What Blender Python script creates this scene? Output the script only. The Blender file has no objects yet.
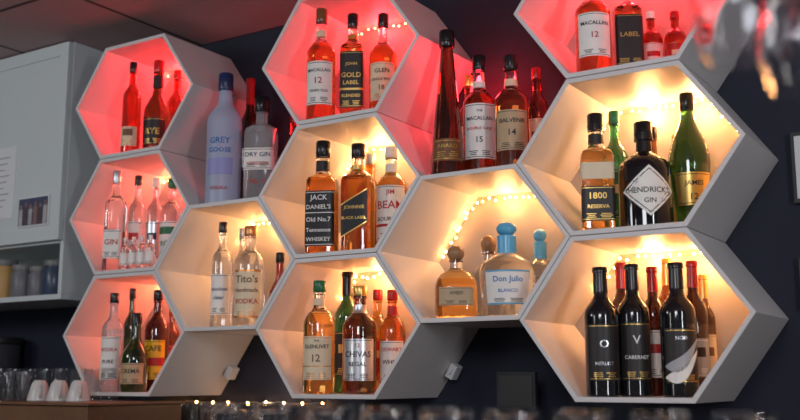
import bpy, bmesh, math, random
import numpy as np
from mathutils import Vector, Matrix
random.seed(4)
SC=bpy.context.scene; COL=SC.collection
s=0.22; h=s*math.sqrt(3); ASP=1.2453; sx=s*ASP; D=.3134; Z0=1.72
A={'H1':(0,2),'H2':(0,1),'H3':(0,0),'B1':(1,.5),'C1':(2,2),'C2':(2,1),'C3':(2,0),'D1':(3,.5),'E1':(4,2),'E2':(4,1),'E3':(4,0)}
HX=[(-.5,.5),(.5,.5),(1,0),(.5,-.5),(-.5,-.5),(-1,0)]
# ================= materials
MC={}
def pm(name,col,rough=.5,metal=0,trans=0,ior=1.45,em=0,emc=None,noise=0,nscale=20,bump=0,coat=0):
    if name in MC: return MC[name]
    m=bpy.data.materials.new(name); m.use_nodes=True; nt=m.node_tree; b=nt.nodes['Principled BSDF']
    c=(col[0],col[1],col[2],1)
    b.inputs['Base Color'].default_value=c; b.inputs['Roughness'].default_value=rough
    b.inputs['Metallic'].default_value=metal; b.inputs['Transmission Weight'].default_value=trans
    b.inputs['IOR'].default_value=ior; b.inputs['Coat Weight'].default_value=coat
    if em: 
        e=emc or col; b.inputs['Emission Color'].default_value=(e[0],e[1],e[2],1); b.inputs['Emission Strength'].default_value=em
    if noise or bump:
        tc=nt.nodes.new('ShaderNodeTexCoord'); n=nt.nodes.new('ShaderNodeTexNoise'); n.inputs['Scale'].default_value=nscale; n.inputs['Detail'].default_value=4
        nt.links.new(tc.outputs['Object'],n.inputs['Vector'])
        if noise:
            mx=nt.nodes.new('ShaderNodeMix'); mx.data_type='RGBA'
            mx.inputs[6].default_value=tuple(v*(1-noise) for v in col)+(1,)
            mx.inputs[7].default_value=tuple(min(1,v*(1+noise)) for v in col)+(1,)
            nt.links.new(n.outputs['Fac'],mx.inputs[0]); nt.links.new(mx.outputs[2],b.inputs['Base Color'])
        if bump:
            bp=nt.nodes.new('ShaderNodeBump'); bp.inputs['Strength'].default_value=bump; bp.inputs['Distance'].default_value=.002
            nt.links.new(n.outputs['Fac'],bp.inputs['Height']); nt.links.new(bp.outputs['Normal'],b.inputs['Normal'])
    MC[name]=m; return m
def glass(name,col,trans=.92,rough=.015): return pm('glass_'+name,col,rough,0,trans,1.45,coat=.8)
G={'clear':glass('clear',(.97,.98,.98),1),'liquidclear':glass('liquid_clear',(.93,.95,.96),.98),
'amber':glass('amber',(.82,.27,.03),.97),'lamber':glass('light_amber',(.92,.48,.12),.97),'rosé':glass('rose',(.75,.15,.08),.92),
'red':glass('red_amber',(.52,.06,.02),.95),'mahog':glass('mahogany',(.66,.19,.035),.96),'brown':glass('brown',(.30,.09,.02),.93),'cola':glass('cola',(.12,.022,.008),.85),
'dgreen':glass('dark_green',(.035,.12,.03),.9),'green':glass('green',(.07,.36,.11),.94),
'black':pm('glass_black',(.008,.008,.010),.05,coat=.6),'frost':pm('glass_frosted',(.60,.68,.88),.35,0,.45,1.4),
'pale':pm('glass_pale',(.75,.78,.80),.10,0,.75,1.4)}
C={'white':(.86,.83,.78),'cream':(.78,.64,.44),'black':(.010,.010,.012),'dk':(.020,.016,.016),'gold':(.80,.52,.15),'red':(.50,.02,.02),'silver':(.60,.61,.63),
'blue':(.04,.18,.50),'lblue':(.12,.45,.72),'yellow':(.85,.52,.02),'copper':(.62,.27,.10),'green':(.02,.16,.06),'brown':(.20,.08,.03),'cork':(.36,.19,.09),'grey':(.4,.4,.42),'tan':(.50,.35,.20),'navy':(.02,.03,.10),'violet':(.3,.3,.6)}
METAL={'gold','silver','copper'}
def cm(n,kind='paint'):
    if n in METAL: return pm('foil_'+n,C[n],.3,.85)
    return pm(kind+'_'+n,C[n],.45 if kind!='cap' else .22,noise=.06,nscale=60)
# ================= text
TXT={}
def tmesh(t,bold=.012):
    if t in TXT: return TXT[t]
    cu=bpy.data.curves.new('tmp','FONT'); cu.body=t; cu.align_x='CENTER'; cu.offset=bold; cu.resolution_u=2
    o=bpy.data.objects.new('tmp',cu); COL.objects.link(o)
    dg=bpy.context.evaluated_depsgraph_get(); dg.update(); me=o.evaluated_get(dg).to_mesh()
    v=np.array([x.co[:] for x in me.vertices]); f=[list(p.vertices) for p in me.polygons]
    o.evaluated_get(dg).to_mesh_clear(); bpy.data.objects.remove(o); bpy.data.curves.remove(cu)
    v[:,0]-=(v[:,0].max()+v[:,0].min())/2; hh=max(v[:,1].max()-v[:,1].min(),.3); v[:,1]-=(v[:,1].max()+v[:,1].min())/2
    v/=hh; TXT[t]=(v,f); return TXT[t]
# ================= bottle
PROF={
'round':dict(p=[(.88,0),(.98,.012),(1,.03),(1,.60),(.96,.645),(.80,.69),(.52,.73),(.39,.76),(.36,.80),(.35,.875),(.41,.88),(.41,.90)],cap=(.39,.895,1),k=0,fill=.70,lab=(.14,.52)),
'mac':dict(p=[(.90,0),(1,.015),(1,.58),(.97,.62),(.75,.665),(.48,.70),(.38,.73),(.34,.80),(.34,.86),(.40,.865),(.40,.88)],cap=(.38,.875,1),k=0,fill=.68,lab=(.15,.50)),
'square':dict(p=[(.90,0),(1,.015),(1,.60),(.97,.64),(.80,.675),(.50,.70),(.42,.73),(.40,.84),(.45,.845),(.45,.86)],cap=(.43,.855,1),k=1,fill=.66,lab=(.07,.53)),
'tallsq':dict(p=[(.92,0),(1,.012),(1,.66),(.95,.69),(.62,.73),(.42,.755),(.40,.86),(.44,.865),(.44,.875)],cap=(.42,.87,1),k=.9,fill=.70,lab=(.12,.46)),
'wine':dict(p=[(.90,0),(1,.012),(1,.61),(.97,.65),(.82,.69),(.55,.735),(.42,.77),(.39,.82),(.38,.96),(.43,.965),(.43,.985),(.38,.99)],cap=(.42,.80,1),k=0,fill=1,lab=(.14,.50)),
'cone':dict(p=[(.92,0),(1,.012),(.98,.05),(.80,.30),(.60,.55),(.44,.75),(.36,.86),(.34,.89)],cap=(.42,.885,1),k=0,fill=.8,lab=(.08,.3)),
'patron':dict(p=[(.80,0),(.95,.02),(1,.10),(1,.40),(.94,.50),(.72,.59),(.42,.645),(.31,.67),(.30,.76),(.36,.77),(.36,.79)],cap=None,k=.25,fill=.52,lab=(.12,.44)),
'julio':dict(p=[(.78,0),(.86,.02),(.93,.20),(1,.42),(.98,.50),(.84,.575),(.50,.64),(.30,.675),(.28,.70)],cap=(.33,.66,.86),k=0,fill=.55,lab=(.10,.46)),
'apoth':dict(p=[(.92,0),(1,.02),(1,.53),(.95,.60),(.72,.66),(.40,.70),(.30,.72),(.29,.82),(.36,.825),(.36,.85)],cap=(.33,.845,1),k=0,fill=1,lab=(.08,.52)),
'tapered':dict(p=[(.62,0),(.70,.015),(.84,.22),(1,.47),(.98,.55),(.80,.65),(.52,.74),(.36,.80),(.31,.86),(.34,.865),(.34,.875)],cap=(.33,.87,1),k=0,fill=1,lab=(.16,.42)),
'goose':dict(p=[(.92,0),(1,.012),(1,.62),(.95,.665),(.72,.715),(.46,.76),(.40,.80),(.38,.87)],cap=(.41,.865,1),k=0,fill=1,lab=(.06,.55)),
'sqflask':dict(p=[(.90,0),(1,.02),(1,.66),(.96,.70),(.60,.735),(.36,.75),(.34,.84),(.40,.845),(.40,.86)],cap=(.42,.855,1),k=1,fill=.62,lab=(.1,.42)),
'squat':dict(p=[(.92,0),(1,.02),(1,.40),(.95,.48),(.70,.56),(.45,.62),(.37,.68),(.35,.85),(.40,.855),(.40,.87)],cap=(.38,.865,1),k=0,fill=1,lab=(.07,.36)),
}
def bottle(name,kind,x,y,z,H,W,glassm,liq=None,cap='black',label=None,texts=(),nk=None,rot=28,lw=58,stripes=(),extra=None,depth=1.0):
    P=PROF[kind]; R0=W/2; N=32; K=P['k']
    vs=[];fs=[];mi=[];mats=[]
    def M(m):
        if m not in mats: mats.append(m)
        return mats.index(m)
    def kz(zr): return K*max(0,min(1,(.70-zr)/.05))
    def rad(th,r,k):
        n=2+7*k; c=abs(math.sin(th));d=abs(math.cos(th))
        e=1/max(1e-6,(c**n+d**n))**(1/n)
        return r*e*(1-.10*k if k>0 else 1)
    def pt(th,r,zr,k,off=0):
        rr=rad(th,r,k)*R0+off
        return (math.sin(th)*rr,-math.cos(th)*rr*depth,zr*H)
    def interp(zr):
        p=P['p']
        for (r1,z1),(r2,z2) in zip(p,p[1:]):
            if z1<=zr<=z2: return r1+(r2-r1)*(zr-z1)/max(1e-6,z2-z1)
        return p[-1][0]
    def shell(prof,mat_fn,kf,close=True):
        base=len(vs)
        for r,zr in prof:
            for i in range(N): vs.append(pt(2*math.pi*i/N,r,zr,kf(zr)))
        for j in range(len(prof)-1):
            m=M(mat_fn((prof[j][1]+prof[j+1][1])/2))
            for i in range(N):
                a=base+j*N+i;b=base+j*N+(i+1)%N
                fs.append((a,b,b+N,a+N)); mi.append(m)
        if close:
            fs.append(tuple(base+i for i in range(N))[::-1]); mi.append(M(mat_fn(prof[0][1])))
            t=base+(len(prof)-1)*N
            fs.append(tuple(t+i for i in range(N))); mi.append(M(mat_fn(prof[-1][1])))
    prof=list(P['p']); fill=P['fill']
    if fill<1 and liq:
        rf=interp(fill); prof=sorted(prof+[(rf,fill),(rf,fill+.004)],key=lambda q:q[1])
    gm=G[glassm]; lm=G[liq] if liq else gm
    shell(prof,lambda zz: lm if zz<fill+.001 else gm,kz)
    if P['cap'] and cap:
        cr,c0,c1=P['cap']
        cmn=cm(cap,'cap')
        if kind=='wine':
            shell([(cr*1.0+.02,c0),(cr+.0,c0+.02),(cr-.005,.955),(cr+.05,.96),(cr+.05,.99),(cr,1.0)],lambda z_:cmn,lambda z_:0)
        else:
            shell([(cr,c0),(cr*1.05,c0+.004),(cr*1.05,c1-.012),(cr*.95,c1)],lambda z_:cmn,lambda z_:0)
            g=c0+(c1-c0)*.25
            shell([(cr*1.09,g),(cr*1.09,g+.008)],lambda z_:cmn,lambda z_:0)
    if kind=='patron' or kind=='julio':
        rr=.40 if kind=='patron' else .37; zc=.88 if kind=='patron' else .93; hh=.11 if kind=='patron' else .075
        pr=[(max(.02,rr*math.cos(a)),zc+hh*math.sin(a)) for a in [math.radians(q) for q in (-85,-60,-35,-10,15,40,65,85)]]
        ck=cm('cork' if kind=='patron' else 'lblue','cap'); shell(pr,lambda z_:ck,lambda z_:0)
    def band(z0,z1,mat,ang,off,a_off=0,n=20,rows=5):
        base=len(vs)
        for j in range(rows+1):
            zr=z0+(z1-z0)*j/rows
            for i in range(n+1):
                th=math.radians(a_off-ang+2*ang*i/n); vs.append(pt(th,interp(zr),zr,kz(zr),off))
        for j in range(rows):
            for i in range(n):
                a=base+j*(n+1)+i; fs.append((a,a+1,a+n+2,a+n+1)); mi.append(M(mat))
    if nk: band(nk[0],nk[1],cm(nk[2],'label'),180,.0009)
    l0,l1=P['lab']
    if label:
        if isinstance(label,str): label=(label,l0,l1)
        band(label[1],label[2],cm(label[0],'label'),lw,.0009)
        ac={'white':'dk','cream':'copper','tan':'dk','black':'white','dk':'gold','silver':'dk','red':'gold','yellow':'dk','gold':'dk','brown':'gold','green':'white','grey':'white'}.get(label[0],'dk')
        a0,a1=label[1],label[2]
        for zz in (a0+.012,a1-.017): band(zz,zz+.005,cm(ac,'ink'),lw*.9,.0013,rows=1)
        if label[0]!='black' and label[0]!='gold':
            rr_=random.Random(name+str(x))
            for q,zz in enumerate((a0+.028,a0+.042,a0+.056)):
                for sgn in (-1,1):
                    w_=lw*(.16+.14*rr_.random()); band(zz,zz+.006,cm(ac,'ink'),w_,.0013,a_off=sgn*lw*.38,n=4,rows=1)
        if not texts and name!='miniature_bottle':
            zc=(a0+a1)/2+.04
            band(zc-.035,zc+.035,cm({'white':'red','cream':'brown','dk':'gold','red':'cream','green':'cream','silver':'navy','grey':'dk','tan':'blue'}.get(label[0],'dk'),'ink'),lw*.55,.0013,rows=1)
    for (z0,z1,c_) in stripes: band(z0,z1,cm(c_,'label'),lw*.98,.0014,rows=1 if z1-z0<.1 else 4)
    for (t,zr,hr,c_) in texts:
        v,f=tmesh(t); r=interp(zr)*R0; k=kz(zr)
        maxw=(1.6*r if k<.3 else 1.5*r)*min(1,lw/55); hh=hr*H*.9; wid=(v[:,0].max()-v[:,0].min())*hh
        sxx=min(1,maxw/wid)
        base=len(vs)
        for p_ in v:
            xx=p_[0]*hh*sxx; zz=zr*H+p_[1]*hh*max(sxx,.6)
            th=xx/r if k<.3 else math.atan2(xx,r*.9)
            q=pt(th,interp(zz/H),zz/H,kz(zz/H),.0020); vs.append(q)
        m=M(cm(c_,'ink'))
        for p_ in f: fs.append(tuple(base+i for i in p_)); mi.append(m)
    if extra=='diamond':
        n=8; zc=.33; hz=.23; m=M(cm('white','label'))
        def dia(scale,off,mat):
            b=len(vs)
            for j in range(n+1):
                u=-1+2*j/n; wv=(1-abs(u))*scale
                for i in range(9):
                    q=-1+2*i/8; vs.append(pt(math.radians(62*q*max(wv,.001)),1,zc+hz*u*scale,0,off))
            for j in range(n):
                for i in range(8):
                    a=b+j*9+i; fs.append((a,a+1,a+10,a+9)); mi.append(mat)
        dia(1,.001,m); 
        dia(.88,.0013,M(cm('black','label'))); dia(.83,.0016,m)
    if extra=='swoosh':
        for zz,c_ in ((.22,'white'),(.30,'grey')):
            base=len(vs)
            for i in range(21):
                u=-1+2*i/20
                zc=zz+.10*u-.05*math.cos(u*2); w=.05*(1-u*u)+.004
                vs.append(pt(math.radians(58*u),1,zc-w,0,.0016)); vs.append(pt(math.radians(58*u),1,zc+w,0,.0016))
            for i in range(20):
                a=base+2*i; fs.append((a,a+2,a+3,a+1)); mi.append(M(cm(c_,'label')))
    if extra=='diag':
        base=len(vs)
        for j in range(5):
            for i in range(17):
                u=-1+2*i/16; zr=.20+.30*j/4+.07*u
                vs.append(pt(math.atan2(u*.82,.9),1,zr,kz(zr),.0010))
        for j in range(4):
            for i in range(16):
                a=base+j*17+i; fs.append((a,a+1,a+18,a+17)); mi.append(M(cm('black','label')))
        for zz in (.20,.49):
            base=len(vs)
            for j in range(2):
                for i in range(17):
                    u=-1+2*i/16; zr=zz+.012*j+.07*u; vs.append(pt(math.atan2(u*.82,.9),1,zr,kz(zr),.0016))
            for i in range(16): fs.append((base+i,base+i+1,base+i+18,base+i+17)); mi.append(M(cm('gold','label')))
    me=bpy.data.meshes.new(name); me.from_pydata(vs,[],fs)
    for m in mats: me.materials.append(m)
    me.polygons.foreach_set('material_index',mi); me.polygons.foreach_set('use_smooth',[True]*len(fs)); me.update()
    me.set_sharp_from_angle(angle=math.radians(38))
    o=bpy.data.objects.new(name,me); COL.objects.link(o); o.location=(x,y,z); o.rotation_euler=(0,0,math.radians(rot))
    return o
# ================= helpers
def box(bm,x0,x1,y0,y1,z0,z1,mi=0):
    vs=[bm.verts.new((x,y,z)) for z in (z0,z1) for y in (y0,y1) for x in (x0,x1)]
    for f in ((0,2,3,1),(4,5,7,6),(0,1,5,4),(1,3,7,5),(3,2,6,7),(2,0,4,6)):
        fc=bm.faces.new([vs[i] for i in f]); fc.material_index=mi
def mkobj(name,bm,mats,bev=0,parent=None,smooth=False):
    me=bpy.data.meshes.new(name); bmesh.ops.recalc_face_normals(bm,faces=bm.faces[:]); bm.to_mesh(me); bm.free()
    for m in mats: me.materials.append(m)
    o=bpy.data.objects.new(name,me); COL.objects.link(o)
    if smooth:
        me.polygons.foreach_set('use_smooth',[True]*len(me.polygons)); me.set_sharp_from_angle(angle=math.radians(40))
    if bev:
        b=o.modifiers.new('bev','BEVEL'); b.width=bev; b.segments=2; b.limit_method='ANGLE'
    if parent: o.parent=parent
    return o
def lathe(bm,prof,cx,cy,cz,N=28,mi=0,closed=False):
    rings=[]
    for r,z in prof: rings.append([bm.verts.new((cx+r*math.cos(2*math.pi*i/N),cy+r*math.sin(2*math.pi*i/N),cz+z)) for i in range(N)])
    pairs=list(zip(rings,rings[1:]))
    if closed: pairs.append((rings[-1],rings[0]))
    for a,b in pairs:
        for i in range(N):
            f=bm.faces.new((a[i],a[(i+1)%N],b[(i+1)%N],b[i])); f.material_index=mi; f.smooth=True
    if not closed:
        for q in (rings[0],rings[-1]):
            f=bm.faces.new(q); f.material_index=mi
    return rings
# ================= room
wallm=pm('wall_dark_paint',(.015,.018,.034),.75,noise=.25,nscale=6,bump=.15)
CEIL=2.745
bm=bmesh.new(); box(bm,-2.2,5,0,.1,0,CEIL); mkobj('wall_back',bm,[wallm])
bm=bmesh.new(); box(bm,-2.3,-2.2,-4.5,.1,0,CEIL); mkobj('wall_left',bm,[wallm])
fl=pm('floor_tile',(.12,.09,.07),.4,noise=.3,nscale=4)
bm=bmesh.new(); box(bm,-2.3,5,-4.5,.1,-.1,0); mkobj('floor',bm,[fl])
cmat=bpy.data.materials.new('ceiling_tiles'); cmat.use_nodes=True; nt=cmat.node_tree; b=nt.nodes['Principled BSDF']
tc=nt.nodes.new('ShaderNodeTexCoord'); br=nt.nodes.new('ShaderNodeTexBrick'); br.offset=0; br.inputs['Scale'].default_value=1
br.inputs['Brick Width'].default_value=.6; br.inputs['Row Height'].default_value=.6; br.inputs['Mortar Size'].default_value=.008
br.inputs['Color1'].default_value=(.46,.32,.32,1); br.inputs['Color2'].default_value=(.42,.30,.30,1); br.inputs['Mortar'].default_value=(.07,.05,.05,1)
nt.links.new(tc.outputs['Object'],br.inputs['Vector']); nt.links.new(br.outputs['Color'],b.inputs['Base Color']); b.inputs['Roughness'].default_value=.8
bm=bmesh.new(); box(bm,-2.3,5,-4.5,.1,CEIL,CEIL+.1); mkobj('ceiling',bm,[cmat])
# ================= hexagonal shelves
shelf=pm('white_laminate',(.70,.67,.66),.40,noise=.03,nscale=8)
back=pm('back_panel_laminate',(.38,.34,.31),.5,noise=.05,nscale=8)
T=.0125
def hexpt(k,sc_in,i):
    c,r_=A[k]; return (c*1.5*sx+HX[i%6][0]*(sx-sc_in*1.05), Z0+r_*h+HX[i%6][1]*(h-2*sc_in))
for k in A:
    bm=bmesh.new()
    def ring(inset,y): return [bm.verts.new((hexpt(k,inset,i)[0],y,hexpt(k,inset,i)[1])) for i in range(6)]
    g=.0008
    o0=ring(g,-.001); o1=ring(g,-D); i1=ring(T,-D); i0=ring(T,-.012)
    for a,b_ in ((o0,o1),(o1,i1),(i1,i0)):
        for i in range(6): bm.faces.new((a[i],a[(i+1)%6],b_[(i+1)%6],b_[i]))
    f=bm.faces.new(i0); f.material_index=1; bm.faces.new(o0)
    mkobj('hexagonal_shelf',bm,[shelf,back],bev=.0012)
# ================= fairy lights
wire=pm('light_wire',(.35,.28,.2),.5)
bulbW=pm('bulb_warm',(1,.62,.28),.4,em=55,emc=(1,.45,.14)); bulbR=pm('bulb_pink',(1,.3,.2),.4,em=22,emc=(1,.20,.08))
RED={'H1','C1','E1'}
def string(path,nb,bm_mat,every=2):
    bm=bmesh.new(); pts=[]
    L=[(Vector(b_)-Vector(a)).length for a,b_ in zip(path,path[1:])]; tot=sum(L)
    def at(u):
        d=u*tot
        for a,b_,l in zip(path,path[1:],L):
            if d<=l: return Vector(a).lerp(Vector(b_),d/l)
            d-=l
        return Vector(path[-1])
    n=nb*3
    for i in range(n+1):
        p=at(i/n); pts.append(p+Vector((random.uniform(-.006,.006),random.uniform(-.01,0),random.uniform(-.008,.003))))
    for i,(a,b_) in enumerate(zip(pts,pts[1:])):
        d=b_-a; mt=Matrix.Translation((a+b_)/2)@d.to_track_quat('Z','Y').to_matrix().to_4x4()
        bmesh.ops.create_cone(bm,segments=5,radius1=.0011,radius2=.0011,depth=d.length,matrix=mt,cap_ends=False)
    for f in bm.faces: f.material_index=0
    nf=len(bm.faces)
    for p in pts[::every]:
        bmesh.ops.create_icosphere(bm,subdivisions=1,radius=.0038,matrix=Matrix.Translation(p+Vector((0,-.004,0))))
    bm.faces.ensure_lookup_table()
    for f in bm.faces[nf:]: f.material_index=1
    mkobj('fairy_lights',bm,[wire,bm_mat])
for k in A:
    ii=T+.012
    l,tl,tr,r=[(hexpt(k,ii,i)[0],-.024,hexpt(k,ii,i)[1]) for i in (5,0,1,2)]
    if k in('D1',): path=[tuple(Vector(l).lerp(Vector(tl),.1)),tl,tr]
    elif k in ('C2','C3','B1'): path=[tuple(Vector(l).lerp(Vector(tl),.6)),tl,tr,tuple(Vector(tr).lerp(Vector(r),.5))]
    elif k in ('E2','E3'): path=[tuple(Vector(l).lerp(Vector(tl),.55)),tl,tr,tuple(Vector(tr).lerp(Vector(r),.7))]
    else: path=[tl,tr,tuple(Vector(tr).lerp(Vector(r),.7))]
    string(path,14,bulbR if k in RED else bulbW)
def pl(name,loc,e,col,r=.03):
    ld=bpy.data.lights.new(name,'POINT'); ld.energy=e; ld.color=col; ld.shadow_soft_size=r
    o=bpy.data.objects.new(name,ld); o.location=loc; COL.objects.link(o)
WARM=(1,.47,.17); RD=(1,.018,.028); PK=(1,.09,.08)
LC={'H1':(RD,4.0),'H2':(PK,2.1),'H3':((1,.11,.07),1.9),'B1':(WARM,1.4),'C1':(RD,3.2),'C2':(WARM,1.6),'C3':((1,.36,.13),1.9),'D1':(WARM,1.1),'E1':(RD,3.8),'E2':(WARM,2.6),'E3':(WARM,2.4)}
for k,(c_,e) in LC.items():
    tl=hexpt(k,T,0); tr=hexpt(k,T,1)
    pl('helper_point',(tl[0]*.6+tr[0]*.4,-.05,tl[1]-.03),e*.55,c_); pl('helper_point',(tr[0]*.9+tl[0]*.1,-.06,tr[1]-.04),e*.45,c_)  # unseen helper points that light each cell for the bulbs
cd_=A['D1']; pl('red_lamp',(cd_[0]*1.5*sx-.08,-.10,Z0+h+.28),3.4,RD)
cb=A['B1']; pl('red_lamp',(cb[0]*1.5*sx+.10,-.05,Z0+h+.26),.9,RD)
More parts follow.
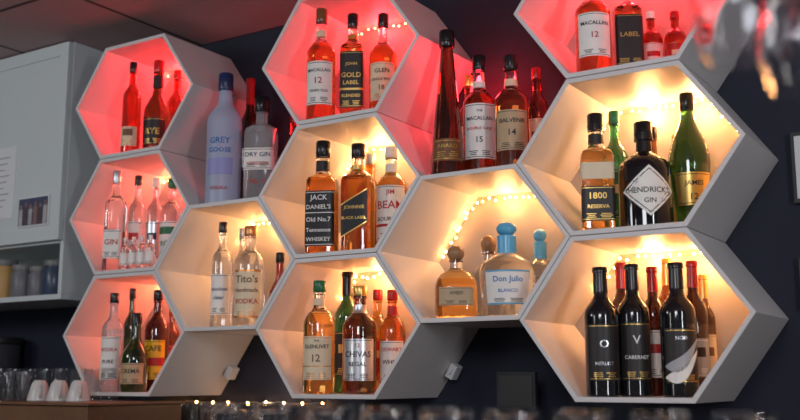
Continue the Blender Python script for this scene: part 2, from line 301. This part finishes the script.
# ================= bottles: (hex, x offset mm, height mm, width mm, depth from front edge mm, spec)
W_='whiskey_bottle'
T_=[
('H1',-75,325,62,70,dict(name=W_,kind='round',glassm='red',cap='black',label=('cream',.10,.30))),
('H1',25,318,86,90,dict(name='liqueur_bottle',kind='squat',glassm='brown',cap='red',label=('dk',.08,.36),nk=(.70,.84,'dk'),texts=[('RYE',.22,.07,'gold')])),
('H1',0,318,66,200,dict(name=W_,kind='round',glassm='red',cap='red')),
('H2',-91,330,66,37,dict(name='gin_bottle',kind='tallsq',glassm='clear',liq='liquidclear',cap='silver',label=('white',.12,.4),texts=[('GIN',.28,.06,'red')])),
('H2',-95,331,60,132,dict(name='vodka_bottle',kind='round',glassm='clear',liq='liquidclear',cap='black',label='white')),
('H2',-8,313,56,130,dict(name='gin_bottle',kind='round',glassm='clear',liq='liquidclear',cap='white',label='silver')),
('H2',86,296,70,112,dict(name='rum_bottle',kind='round',glassm='clear',liq='liquidclear',cap='green',label='white',stripes=[(.38,.46,'green')],texts=[('RON',.28,.06,'green')])),
('H3',-89,312,70,48,dict(name='vodka_bottle',kind='round',glassm='pale',cap='black',label=('white',.12,.55),texts=[('VODKA',.42,.05,'red'),('PURE',.3,.04,'black')])),
('H3',-90,333,54,125,dict(name=W_,kind='round',glassm='dgreen',cap='black')),
('H3',20,244,84,45,dict(name='herbal_liqueur_bottle',kind='squat',glassm='dgreen',cap='dk',label=('tan',.10,.36),texts=[('CREMA',.26,.06,'dk')])),
('H3',22,322,78,132,dict(name='coffee_liqueur_bottle',kind='round',glassm='cola',cap='black',label=('yellow',.12,.50),stripes=[(.25,.33,'red')],texts=[('CAFE',.42,.06,'dk')])),
('H3',5,283,57,212,dict(name=W_,kind='round',glassm='brown',cap='gold',label='red')),
('BT',-74,421,107,78,dict(name='vodka_bottle',kind='goose',glassm='frost',cap='navy',texts=[('GREY',.47,.05,'blue'),('GOOSE',.40,.05,'blue'),('VODKA',.12,.03,'red')],stripes=[(.22,.34,'violet')],lw=45)),
('BT',-85,440,64,205,dict(name='wine_bottle',kind='wine',glassm='cola',cap='red')),
('BT',40,338,106,120,dict(name='gin_bottle',kind='sqflask',glassm='pale',cap='black',label=('white',.30,.50),texts=[('DRY GIN',.44,.05,'navy'),('LONDON',.36,.035,'red'),('No. 3',.2,.05,'red')])),
('BT',90,300,62,215,dict(name='rum_bottle',kind='round',glassm='rosé',cap='red',label='white')),
('B1',-88,324,64,100,dict(name='vodka_bottle',kind='round',glassm='clear',liq='liquidclear',cap='black',label=('white',.12,.5),texts=[('absolute',.36,.05,'navy'),('clear',.28,.04,'navy')])),
('B1',-92,317,56,195,dict(name='gin_bottle',kind='round',glassm='clear',liq='liquidclear',cap='silver')),
('B1',51,296,90,70,dict(name='vodka_bottle',kind='round',glassm='clear',liq='liquidclear',cap='copper',label=('cream',.08,.55),texts=[("Tito's",.46,.085,'brown'),('Handmade',.35,.06,'brown'),('VODKA',.24,.06,'red')],stripes=[(.53,.55,'copper'),(.08,.10,'copper')])),
('B1',86,225,64,165,dict(name='rum_bottle',kind='squat',glassm='red',cap='black',label='red')),
('C1',-86,335,84,43,dict(name=W_,kind='mac',glassm='clear',liq='mahog',cap='brown',label=('white',.12,.50),texts=[('MACALLAN',.42,.035,'dk'),('12',.33,.06,'red'),('YEARS OLD',.24,.025,'dk')],nk=(.74,.80,'cream'))),
('C1',-8,319,76,90,dict(name=W_,kind='tallsq',glassm='clear',liq='amber',cap='black',label=('dk',.10,.62),texts=[('JOHN',.5,.04,'gold'),('GOLD',.40,.05,'gold'),('LABEL',.33,.04,'gold'),('BLENDED',.21,.03,'gold')],stripes=[(.26,.28,'gold')],nk=(.75,.80,'gold'))),
('C1',84,307,78,110,dict(name=W_,kind='mac',glassm='clear',liq='amber',cap='dk',label=('cream',.14,.50),texts=[('GLEN',.42,.045,'dk'),('SINGLE MALT',.34,.03,'brown'),('18',.26,.05,'brown')])),
('C2',-82,324,96,53,dict(name=W_,kind='square',glassm='clear',liq='amber',cap='black',label=('black',.06,.54),texts=[('JACK',.475,.065,'white'),("DANIEL'S",.40,.055,'white'),('Old No.7',.29,.045,'white'),('Tennessee',.20,.05,'white'),('WHISKEY',.12,.05,'white')],stripes=[(.345,.352,'white')],nk=(.73,.82,'black'),rot=22)),
('C2',8,314,96,98,dict(name=W_,kind='tallsq',glassm='clear',liq='amber',cap='black',extra='diag',texts=[('JOHNNIE',.40,.045,'gold'),('BLACK LABEL',.31,.045,'gold')],rot=20,nk=(.76,.80,'gold'))),
('C2',80,308,92,160,dict(name='bourbon_bottle',kind='round',glassm='clear',liq='lamber',cap='white',label=('white',.12,.62),texts=[('JIM',.55,.06,'red'),('BEAM',.44,.085,'red'),('BOURBON',.31,.05,'dk')],stripes=[(.24,.265,'red')],nk=(.76,.84,'white'))),
('C2',-40,316,72,230,dict(name=W_,kind='round',glassm='amber',cap='silver')),
('C3',-84,308,88,48,dict(name=W_,kind='round',glassm='clear',liq='lamber',cap='green',label=('cream',.12,.50),texts=[('THE',.46,.02,'dk'),('GLENLIVET',.41,.045,'dk'),('12',.31,.07,'brown')],stripes=[(.235,.243,'copper')],nk=(.78,.84,'cream'))),
('C3',-88,345,74,185,dict(name='wine_bottle',kind='wine',glassm='green',cap='black',label='dk')),
('C3',23,292,94,90,dict(name=W_,kind='round',glassm='brown',cap='gold',label=('silver',.12,.50),texts=[('CHIVAS',.36,.06,'dk'),('REGAL',.27,.045,'dk'),('12',.44,.04,'red')],nk=(.74,.82,'silver'))),
('C3',-6,292,70,220,dict(name=W_,kind='round',glassm='lamber',cap='red',label='red')),
('C3',89,282,72,152,dict(name=W_,kind='round',glassm='amber',cap='red',label=('white',.12,.5),texts=[("DEWAR'S",.42,.05,'red'),('WHITE',.30,.045,'dk')],nk=(.75,.84,'red'))),
('DT',-89,399,94,60,dict(name='liqueur_bottle',kind='cone',glassm='cola',cap='black',label=('brown',.09,.24),texts=[('AMARO',.19,.03,'gold')])),
('DT',-104,316,60,205,dict(name=W_,kind='round',glassm='mahog',cap='gold',label='cream')),
('DT',-30,338,88,128,dict(name=W_,kind='mac',glassm='clear',liq='mahog',cap='black',label=('white',.14,.58),texts=[('THE',.52,.02,'dk'),('MACALLAN',.46,.04,'dk'),('DOUBLE CASK',.38,.03,'red'),('15',.29,.05,'dk')],nk=(.73,.78,'white'))),
('DT',81,309,90,95,dict(name=W_,kind='mac',glassm='clear',liq='mahog',cap='dk',label=('tan',.16,.50),texts=[('BALVENIE',.41,.04,'dk'),('14',.31,.06,'dk')],nk=(.73,.79,'cream'))),
('DT',98,305,64,215,dict(name='bourbon_bottle',kind='round',glassm='red',cap='red',label='cream')),
('D1',-71,190,112,66,dict(name='tequila_bottle',kind='patron',glassm='clear',liq='lamber',label=('tan',.16,.40),texts=[('ANEJO',.32,.06,'dk')],rot=30,lw=42)),
('D1',-47,232,108,200,dict(name='tequila_bottle',kind='patron',glassm='clear',liq='liquidclear',rot=30)),
('D1',62,240,142,92,dict(name='tequila_bottle',kind='julio',glassm='clear',liq='liquidclear',cap='lblue',label=('white',.12,.47),texts=[('Don Julio',.37,.085,'blue'),('BLANCO',.26,.04,'blue')],stripes=[(.455,.47,'lblue'),(.12,.135,'lblue')],lw=50)),
('D1',88,239,98,235,dict(name='tequila_bottle',kind='julio',glassm='clear',liq='liquidclear',cap='lblue',label='tan')),
('E1',-86,267,86,55,dict(name=W_,kind='mac',glassm='clear',liq='mahog',cap='black',label=('white',.14,.55),texts=[('MACALLAN',.45,.04,'dk'),('12',.34,.06,'red')])),
('E1',-22,255,76,122,dict(name=W_,kind='tallsq',glassm='clear',liq='mahog',cap='black',label=('dk',.1,.6),texts=[('LABEL',.4,.05,'gold')])),
('E1',12,186,58,195,dict(name=W_,kind='round',glassm='red',cap='white',label='white')),
('E1',70,178,55,205,dict(name=W_,kind='round',glassm='red',cap='red',label='red')),
('E2',-86,284,90,50,dict(name='tequila_bottle',kind='square',glassm='clear',liq='lamber',cap='dk',label=('dk',.07,.36),texts=[('1800',.28,.06,'gold'),('RESERVA',.19,.035,'gold')],stripes=[(.42,.56,'cream')],nk=(.74,.82,'dk'),rot=24)),
('E2',-93,325,68,195,dict(name='gin_bottle',kind='round',glassm='green',cap='green',label='green')),
('E2',14,260,124,98,dict(name='gin_bottle',kind='apoth',glassm='black',cap='black',extra='diamond',texts=[("HENDRICK'S",.335,.075,'dk'),('GIN',.24,.05,'dk')],lw=62)),
('E2',-8,279,56,232,dict(name=W_,kind='round',glassm='brown',cap='black',label='dk')),
('E2',47,255,46,240,dict(name=W_,kind='round',glassm='amber',cap='gold',label='gold')),
('E2',100,335,98,168,dict(name='melon_liqueur_bottle',kind='tapered',glassm='dgreen',cap='black',label=('gold',.17,.40),texts=[('JAMES',.32,.05,'dk'),('12',.23,.05,'dk')])),
('E3',-85,296,79,45,dict(name='wine_bottle',kind='wine',glassm='black',cap='black',label=('dk',.12,.55),texts=[('O',.40,.07,'silver'),('MERLOT',.25,.03,'silver')])),
('E3',-91,322,66,200,dict(name='wine_bottle',kind='wine',glassm='cola',cap='red',label='dk')),
('E3',-28,305,76,100,dict(name='wine_bottle',kind='wine',glassm='black',cap='black',label=('dk',.12,.55),texts=[('V',.42,.07,'white'),('CABERNET',.29,.03,'white')])),
('E3',-4,304,60,172,dict(name='wine_bottle',kind='wine',glassm='cola',cap='red',label='white')),
('E3',82,300,80,80,dict(name='wine_bottle',kind='wine',glassm='black',cap='dk',label=('dk',.10,.50),extra='swoosh',texts=[('NOIR',.43,.03,'silver')])),
('E3',6,331,62,250,dict(name='wine_bottle',kind='wine',glassm='brown',cap='gold')),
('E3',92,312,62,172,dict(name='wine_bottle',kind='wine',glassm='cola',cap='red',label=('grey',.14,.42))),
('E3',96,285,52,240,dict(name='wine_bottle',kind='wine',glassm='cola',cap='gold',label='cream')),
]
for (k,xo,H,W,t,kw) in T_:
    if k in('BT','DT'):
        c,r_=A[{'BT':'B1','DT':'D1'}[k]]; zb=Z0+r_*h+.5*h-.0006
    else:
        c,r_=A[k]; zb=Z0+r_*h-.5*h+T+.0004
    W=W/1000
    if kw['kind'] in ('square','sqflask','tallsq'): W*=.95
    bottle(x=c*1.5*sx+xo/1000,y=-D+t/1000,z=zb,H=H/1000,W=W,**kw)
c,r_=A['H2']; zb=Z0+r_*h-.5*h+T+.0004
for i,dx in enumerate((-.035,.003,.040,.078)):
    bottle('miniature_bottle','round',c*1.5*sx+dx,-D+.035,zb,.105,.032,'liquidclear',cap='white',label='white')
# ================= cable adapters
am=pm('adapter_plastic',(.70,.70,.70),.4)
def adapter(x,y,z,ry):
    bm=bmesh.new(); box(bm,-.021,.021,-.018,.018,-.012,.012); box(bm,-.008,.008,-.026,-.018,-.005,.005)
    a=mkobj('power_adapter',bm,[am],bev=.003); a.location=(x,y,z); a.rotation_euler=(0,math.radians(ry),0)
for k in ('H3','C3'):
    x,z=hexpt(k,0,3); x2,z2=hexpt(k,0,2); f_=.42
    adapter(x*(1-f_)+x2*f_+.0122,-.03,z*(1-f_)+z2*f_-.0072,-60)
# ================= cabinet
cabm=pm('cabinet_white',(.60,.65,.66),.5,noise=.04,nscale=3)
CY0=-.275; cxr=-.342; CT=CEIL-.001
bm=bmesh.new()
box(bm,-1.35,cxr,CY0,-.001,2.037,CT)
box(bm,-1.35,cxr,CY0,-.001,1.846,1.864)
box(bm,cxr-.018,cxr,CY0,-.001,1.864,2.037)
box(bm,-1.35,-1.332,CY0,-.001,1.864,2.037)
box(bm,-1.332,cxr-.018,-.012,-.001,1.864,2.037)
for x0,x1 in ((-1.348,-.845),(-.840,cxr-.002)):
    box(bm,x0,x1,CY0-.018,CY0,2.045,CT-.004)
    box(bm,x0,x0+.045,CY0-.023,CY0-.018,2.045,CT-.004); box(bm,x1-.045,x1,CY0-.023,CY0-.018,2.045,CT-.004)
    box(bm,x0+.045,x1-.045,CY0-.023,CY0-.018,2.045,2.09); box(bm,x0+.045,x1-.045,CY0-.023,CY0-.018,CT-.05,CT-.004)
mkobj('wall_cabinet',bm,[cabm],bev=.0015)
paper=pm('paper_white',(.72,.73,.74),.7,noise=.05); ink=pm('paper_ink',(.35,.35,.37),.7)
bm=bmesh.new(); box(bm,-.79,-.60,CY0-.0205,CY0-.0182,2.14,2.40)
for i in range(9): box(bm,-.77,-.63-.015*(i%3),CY0-.0212,CY0-.0205,2.36-i*.022,2.364-i*.022,1)
mkobj('paper_notice',bm,[paper,ink])
pc=[pm('photo_tone_%d'%i,q,.35,noise=.5,nscale=45) for i,q in enumerate([(.10,.07,.07),(.30,.17,.13),(.45,.42,.40),(.08,.09,.16)])]
# group photo pinned to the door: dark backdrop with light figures
bm=bmesh.new(); X0,X1,Z_0,Z_1=-.565,-.40,2.10,2.205
box(bm,X0,X1,CY0-.0245,CY0-.0182,Z_0,Z_1,0); box(bm,X0+.005,X1-.005,CY0-.0252,CY0-.0245,Z_0+.005,Z_1-.005,4)
for i in range(6):
    xx=X0+.018+i*.026; zt=Z_0+.062+.008*(i%2)
    box(bm,xx-.009,xx+.009,CY0-.0258,CY0-.0252,Z_0+.006,zt,(3,1,3,2,1,3)[i]); box(bm,xx-.005,xx+.005,CY0-.0258,CY0-.0252,zt+.002,zt+.016,2)
mkobj('pinned_photo',bm,[paper]+pc)
jar=[pm('jar_tan',(.55,.33,.12),.5,noise=.3),pm('jar_grey',(.16,.16,.18),.4,noise=.2),pm('jar_blue',(.05,.07,.12),.3)]
for i,(x,r,hh) in enumerate(((-.76,.052,.145),(-.65,.04,.12),(-.56,.035,.11),(-.47,.042,.125),(-.90,.05,.13))):
    bm=bmesh.new(); lathe(bm,[(r*.92,0),(r,.005),(r,hh*.72),(r*.85,hh*.80),(r*.85,hh*.84)],x,-.20,1.8642,mi=0)
    lathe(bm,[(r*.92,hh*.84),(r*.94,hh*.85),(r*.94,hh*.98),(r*.9,hh)],x,-.20,1.8642,mi=1)
    mkobj('storage_jar',bm,[jar[(0,1,1,2,0)[i]],pm('jar_lid',(.2,.2,.2),.4)],smooth=True)
# ================= lower back counter, glass shelf, machine
wood=pm('counter_wood',(.12,.06,.035),.45,noise=.4,nscale=5)
bm=bmesh.new(); box(bm,-1.6,2.9,-.60,-.02,0,1.06); box(bm,-1.62,2.92,-.63,-.002,1.06,1.10)
for i in range(7): box(bm,-1.5+i*.62,-.92+i*.62,-.618,-.60,.08,1.02)
mkobj('back_counter',bm,[wood],bev=.003)
bm=bmesh.new(); box(bm,-.12,2.3,-.19,-.002,1.395,1.415)
for x in (.0,.7,1.4,2.1): box(bm,x,x+.02,-.15,-.002,1.32,1.395)
mkobj('glass_shelf',bm,[wood],bev=.002)
gl=pm('glassware',(.97,.97,.98),.02,0,1,1.45)
def tumbler(x,y,z,r=.034,hh=.095,name='drinking_glass',inv=False):
    bm=bmesh.new(); t=.0025
    pr=[(r*.8,0),(r,hh),(r-t,hh),(r*.8-t,.008),(.001,.008),(.001,0)]
    if inv: pr=[(a,hh-b_) for a,b_ in pr]
    lathe(bm,pr,x,y,z,N=24,closed=False)
    return mkobj(name,bm,[gl],smooth=True)
for i in range(8): tumbler(-.075+i*.083,-.055,1.4152,hh=.090,inv=True)
for i in range(7): tumbler(-.03+i*.083,-.137,1.4152,hh=.088,inv=True)
string([(-.10,-.012,1.512),(.20,-.012,1.506),(.56,-.012,1.512)],9,bulbW,3)  # bulb string made up to go with the added glassware light
pl('helper_point',(.05,-.10,1.56),.28,(1,.7,.5),.03); pl('helper_point',(.42,-.10,1.56),.28,(1,.7,.5),.03)  # added helper points that brighten the inverted glasses
steel=pm('brushed_steel',(.45,.42,.40),.3,.9); brown=pm('machine_panel',(.18,.09,.05),.4,noise=.3); blk=pm('black_plastic',(.02,.02,.022),.35)
bm=bmesh.new(); mx0,mx1=-.72,.17; MT=1.516
box(bm,mx0,mx1,-.56,-.21,1.13,1.25,0); box(bm,mx0,mx1,-.50,-.21,1.25,1.41,0); box(bm,mx0,mx1,-.57,-.21,1.41,MT-.008,1)
box(bm,mx0-.01,mx1+.01,-.58,-.20,MT-.008,MT,1)
for x in (mx0+.02,mx1-.08,mx0+.4): box(bm,x,x+.05,-.53,-.26,1.1002,1.13,2)
for x in (mx0+.2,mx0+.6):
    lathe(bm,[(.04,1.35),(.04,1.412)],x,-.535,0,mi=0); box(bm,x-.012,x+.012,-.70,-.57,1.355,1.375,2); lathe(bm,[(.036,1.335),(.036,1.352)],x,-.535,0,mi=2)
for x in (mx0+.05,mx1-.05): lathe(bm,[(.007,1.20),(.007,1.41)],x,-.575,0,N=10,mi=0)
mkobj('espresso_machine',bm,[steel,brown,blk],bev=.003)
cer=pm('ceramic_white',(.66,.64,.62),.25)
def cup(x,y,z,ang):
    bm=bmesh.new()
    lathe(bm,[(.036,0),(.036,.004),(.024,.052),(.018,.058),(.018,.062),(.001,.060),(.001,.05),(.021,.048),(.033,.002)],x,y,z,N=24)
    pts=[Vector((x+math.cos(ang)*(.028+.020*math.sin(a)),y+math.sin(ang)*(.028+.020*math.sin(a)),z+.027-.017*math.cos(a))) for a in [math.pi*i/8 for i in range(9)]]
    for a,b_ in zip(pts,pts[1:]):
        d=b_-a; bmesh.ops.create_cone(bm,segments=8,radius1=.004,radius2=.004,depth=d.length*1.1,matrix=Matrix.Translation((a+b_)/2)@d.to_track_quat('Z','Y').to_matrix().to_4x4(),cap_ends=True)
    mkobj('coffee_cup',bm,[cer],smooth=True)
for i in range(3): cup(-.235+i*.092,-.42,MT+.0003,-.6)
for i in range(3): tumbler(-.50+i*.078,-.40,MT+.0003,r=.033,hh=.088,inv=True)
for i in range(8): tumbler(-.64+i*.08,-.28,MT+.0003,r=.031,hh=.10,inv=True)
bm=bmesh.new(); box(bm,-1.02,-.80,-.19,-.03,1.1005,1.55); lathe(bm,[(.06,1.55),(.095,1.63),(.095,1.71)],-.91,-.11,0,mi=1); lathe(bm,[(.10,1.71),(.10,1.735)],-.91,-.11,0); box(bm,-.95,-.87,-.25,-.19,1.35,1.42)
mkobj('coffee_grinder',bm,[blk,pm('hopper_smoke',(.05,.05,.06),.1)],bev=.003)
bm=bmesh.new(); box(bm,1.205,1.315,-.115,-.10,1.505,1.60); box(bm,1.212,1.308,-.117,-.115,1.512,1.593,1); box(bm,1.25,1.27,-.10,-.085,1.42,1.56); box(bm,1.21,1.31,-.15,-.06,1.4152,1.423)
mkobj('register_monitor',bm,[pm('dark_plastic',(.025,.025,.03),.6),pm('screen_off',(.01,.01,.012),.4)],bev=.003)
fr=pm('frame_black',(.02,.02,.02),.4)
for z0,z1 in ((1.99,2.16),(1.74,1.86)):
    bm=bmesh.new(); box(bm,1.950,2.15,-.02,-.002,z0,z1,0); box(bm,1.958,2.142,-.022,-.02,z0+.01,z1-.01,1); box(bm,1.99,2.11,-.023,-.022,z0+.035,z1-.035,2)
    mkobj('picture_frame',bm,[fr,paper,pc[3]])
# ================= hanging wine glasses (foreground)
def wineglass(x,y,ztop,name='wine_glass',up=False,sc=1):
    t=.0018
    prof=[(.034,0),(.034,.002),(.006,.006),(.004,.02),(.004,.085),(.012,.095),(.032,.115),(.041,.145),(.040,.175),(.033,.205),(.033-t,.205),(.040-t,.175),(.041-t,.145),(.031-t,.117),(.010,.100),(.001,.098)]
    bm=bmesh.new()
    pr=[(r*sc,(z if up else -z)*sc) for r,z in prof]
    lathe(bm,pr,x,y,ztop,N=32); return mkobj(name,bm,[gl],smooth=True)
RZ=2.085
for x,y in ((2.225,-1.60),(2.325,-1.60),(2.25,-1.46),(2.35,-1.46)):
    wineglass(x,y,RZ-.0003,sc=1.1)
bm=bmesh.new()
for yy in (-1.67,-1.53,-1.39): box(bm,2.1,2.8,yy-.045,yy+.045,RZ,RZ+.015)
for x in (2.12,2.74):
    box(bm,x,x+.03,-1.71,-1.35,RZ+.015,RZ+.03); box(bm,x+.01,x+.02,-1.54,-1.52,RZ+.03,CEIL-.001)
mkobj('glass_rack',bm,[blk])
bm=bmesh.new(); box(bm,.4,4.2,-1.75,-1.35,0,1.0); box(bm,.35,4.25,-1.80,-1.30,1.0,1.04)
mkobj('bar_counter',bm,[wood],bev=.004)
bm=bmesh.new(); box(bm,1.35,2.75,-1.66,-1.40,1.425,1.437)
for x in (1.40,2.68):
    for y in (-1.64,-1.44): box(bm,x,x+.02,y,y+.02,1.0401,1.425)
mkobj('bar_riser_shelf',bm,[steel],bev=.002)
for i in range(13): tumbler(1.52+i*.082,-1.48,1.4373,r=.036,hh=.112,inv=True)
# ================= lighting
def area(name,loc,tgt,sz,e,col,sy=None):
    ld=bpy.data.lights.new(name,'AREA'); ld.energy=e; ld.color=col; ld.size=sz
    if sy: ld.shape='RECTANGLE'; ld.size_y=sy
    o=bpy.data.objects.new(name,ld); o.location=loc; o.rotation_euler=(Vector(tgt)-Vector(loc)).to_track_quat('-Z','Y').to_euler(); COL.objects.link(o)
area('key_fill',(2.2,-3.2,2.6),(.9,0,2),.8,30,(.90,.92,1))  # unseen key area added to light the bottle fronts
area('key_fill',(-1.0,-2.6,2.6),(-.3,0,2.1),.6,13,(.92,.98,1))  # second unseen area, added to fill the left side
area('highlight_strip',(3.6,-2.0,2.0),(.9,0,2),.12,14,(.95,.97,1),1.1)  # added strip light for vertical glints on the bottles, not a window
area('highlight_strip',(.0,-3.4,2.0),(.8,0,2),.10,7,(1,.97,.92),1.1)  # second added strip, streaks the glass from the other side
w=bpy.data.worlds.new('room_ambient'); SC.world=w; w.use_nodes=True
w.node_tree.nodes['Background'].inputs[0].default_value=(.66,.68,.80,1); w.node_tree.nodes['Background'].inputs[1].default_value=.15
# ================= camera
CAM=(2.4260,-2.4723,1.5814)
cd=bpy.data.cameras.new('camera'); co=bpy.data.objects.new('camera',cd); COL.objects.link(co)
cd.sensor_width=36; cd.lens=45; co.location=CAM
co.rotation_euler=(math.pi/2+.1676,0,.5728)
cd.dof.use_dof=True; cd.dof.focus_distance=2.6; cd.dof.aperture_fstop=2.8
SC.camera=co
try: SC.view_settings.view_transform='Standard'
except Exception: pass
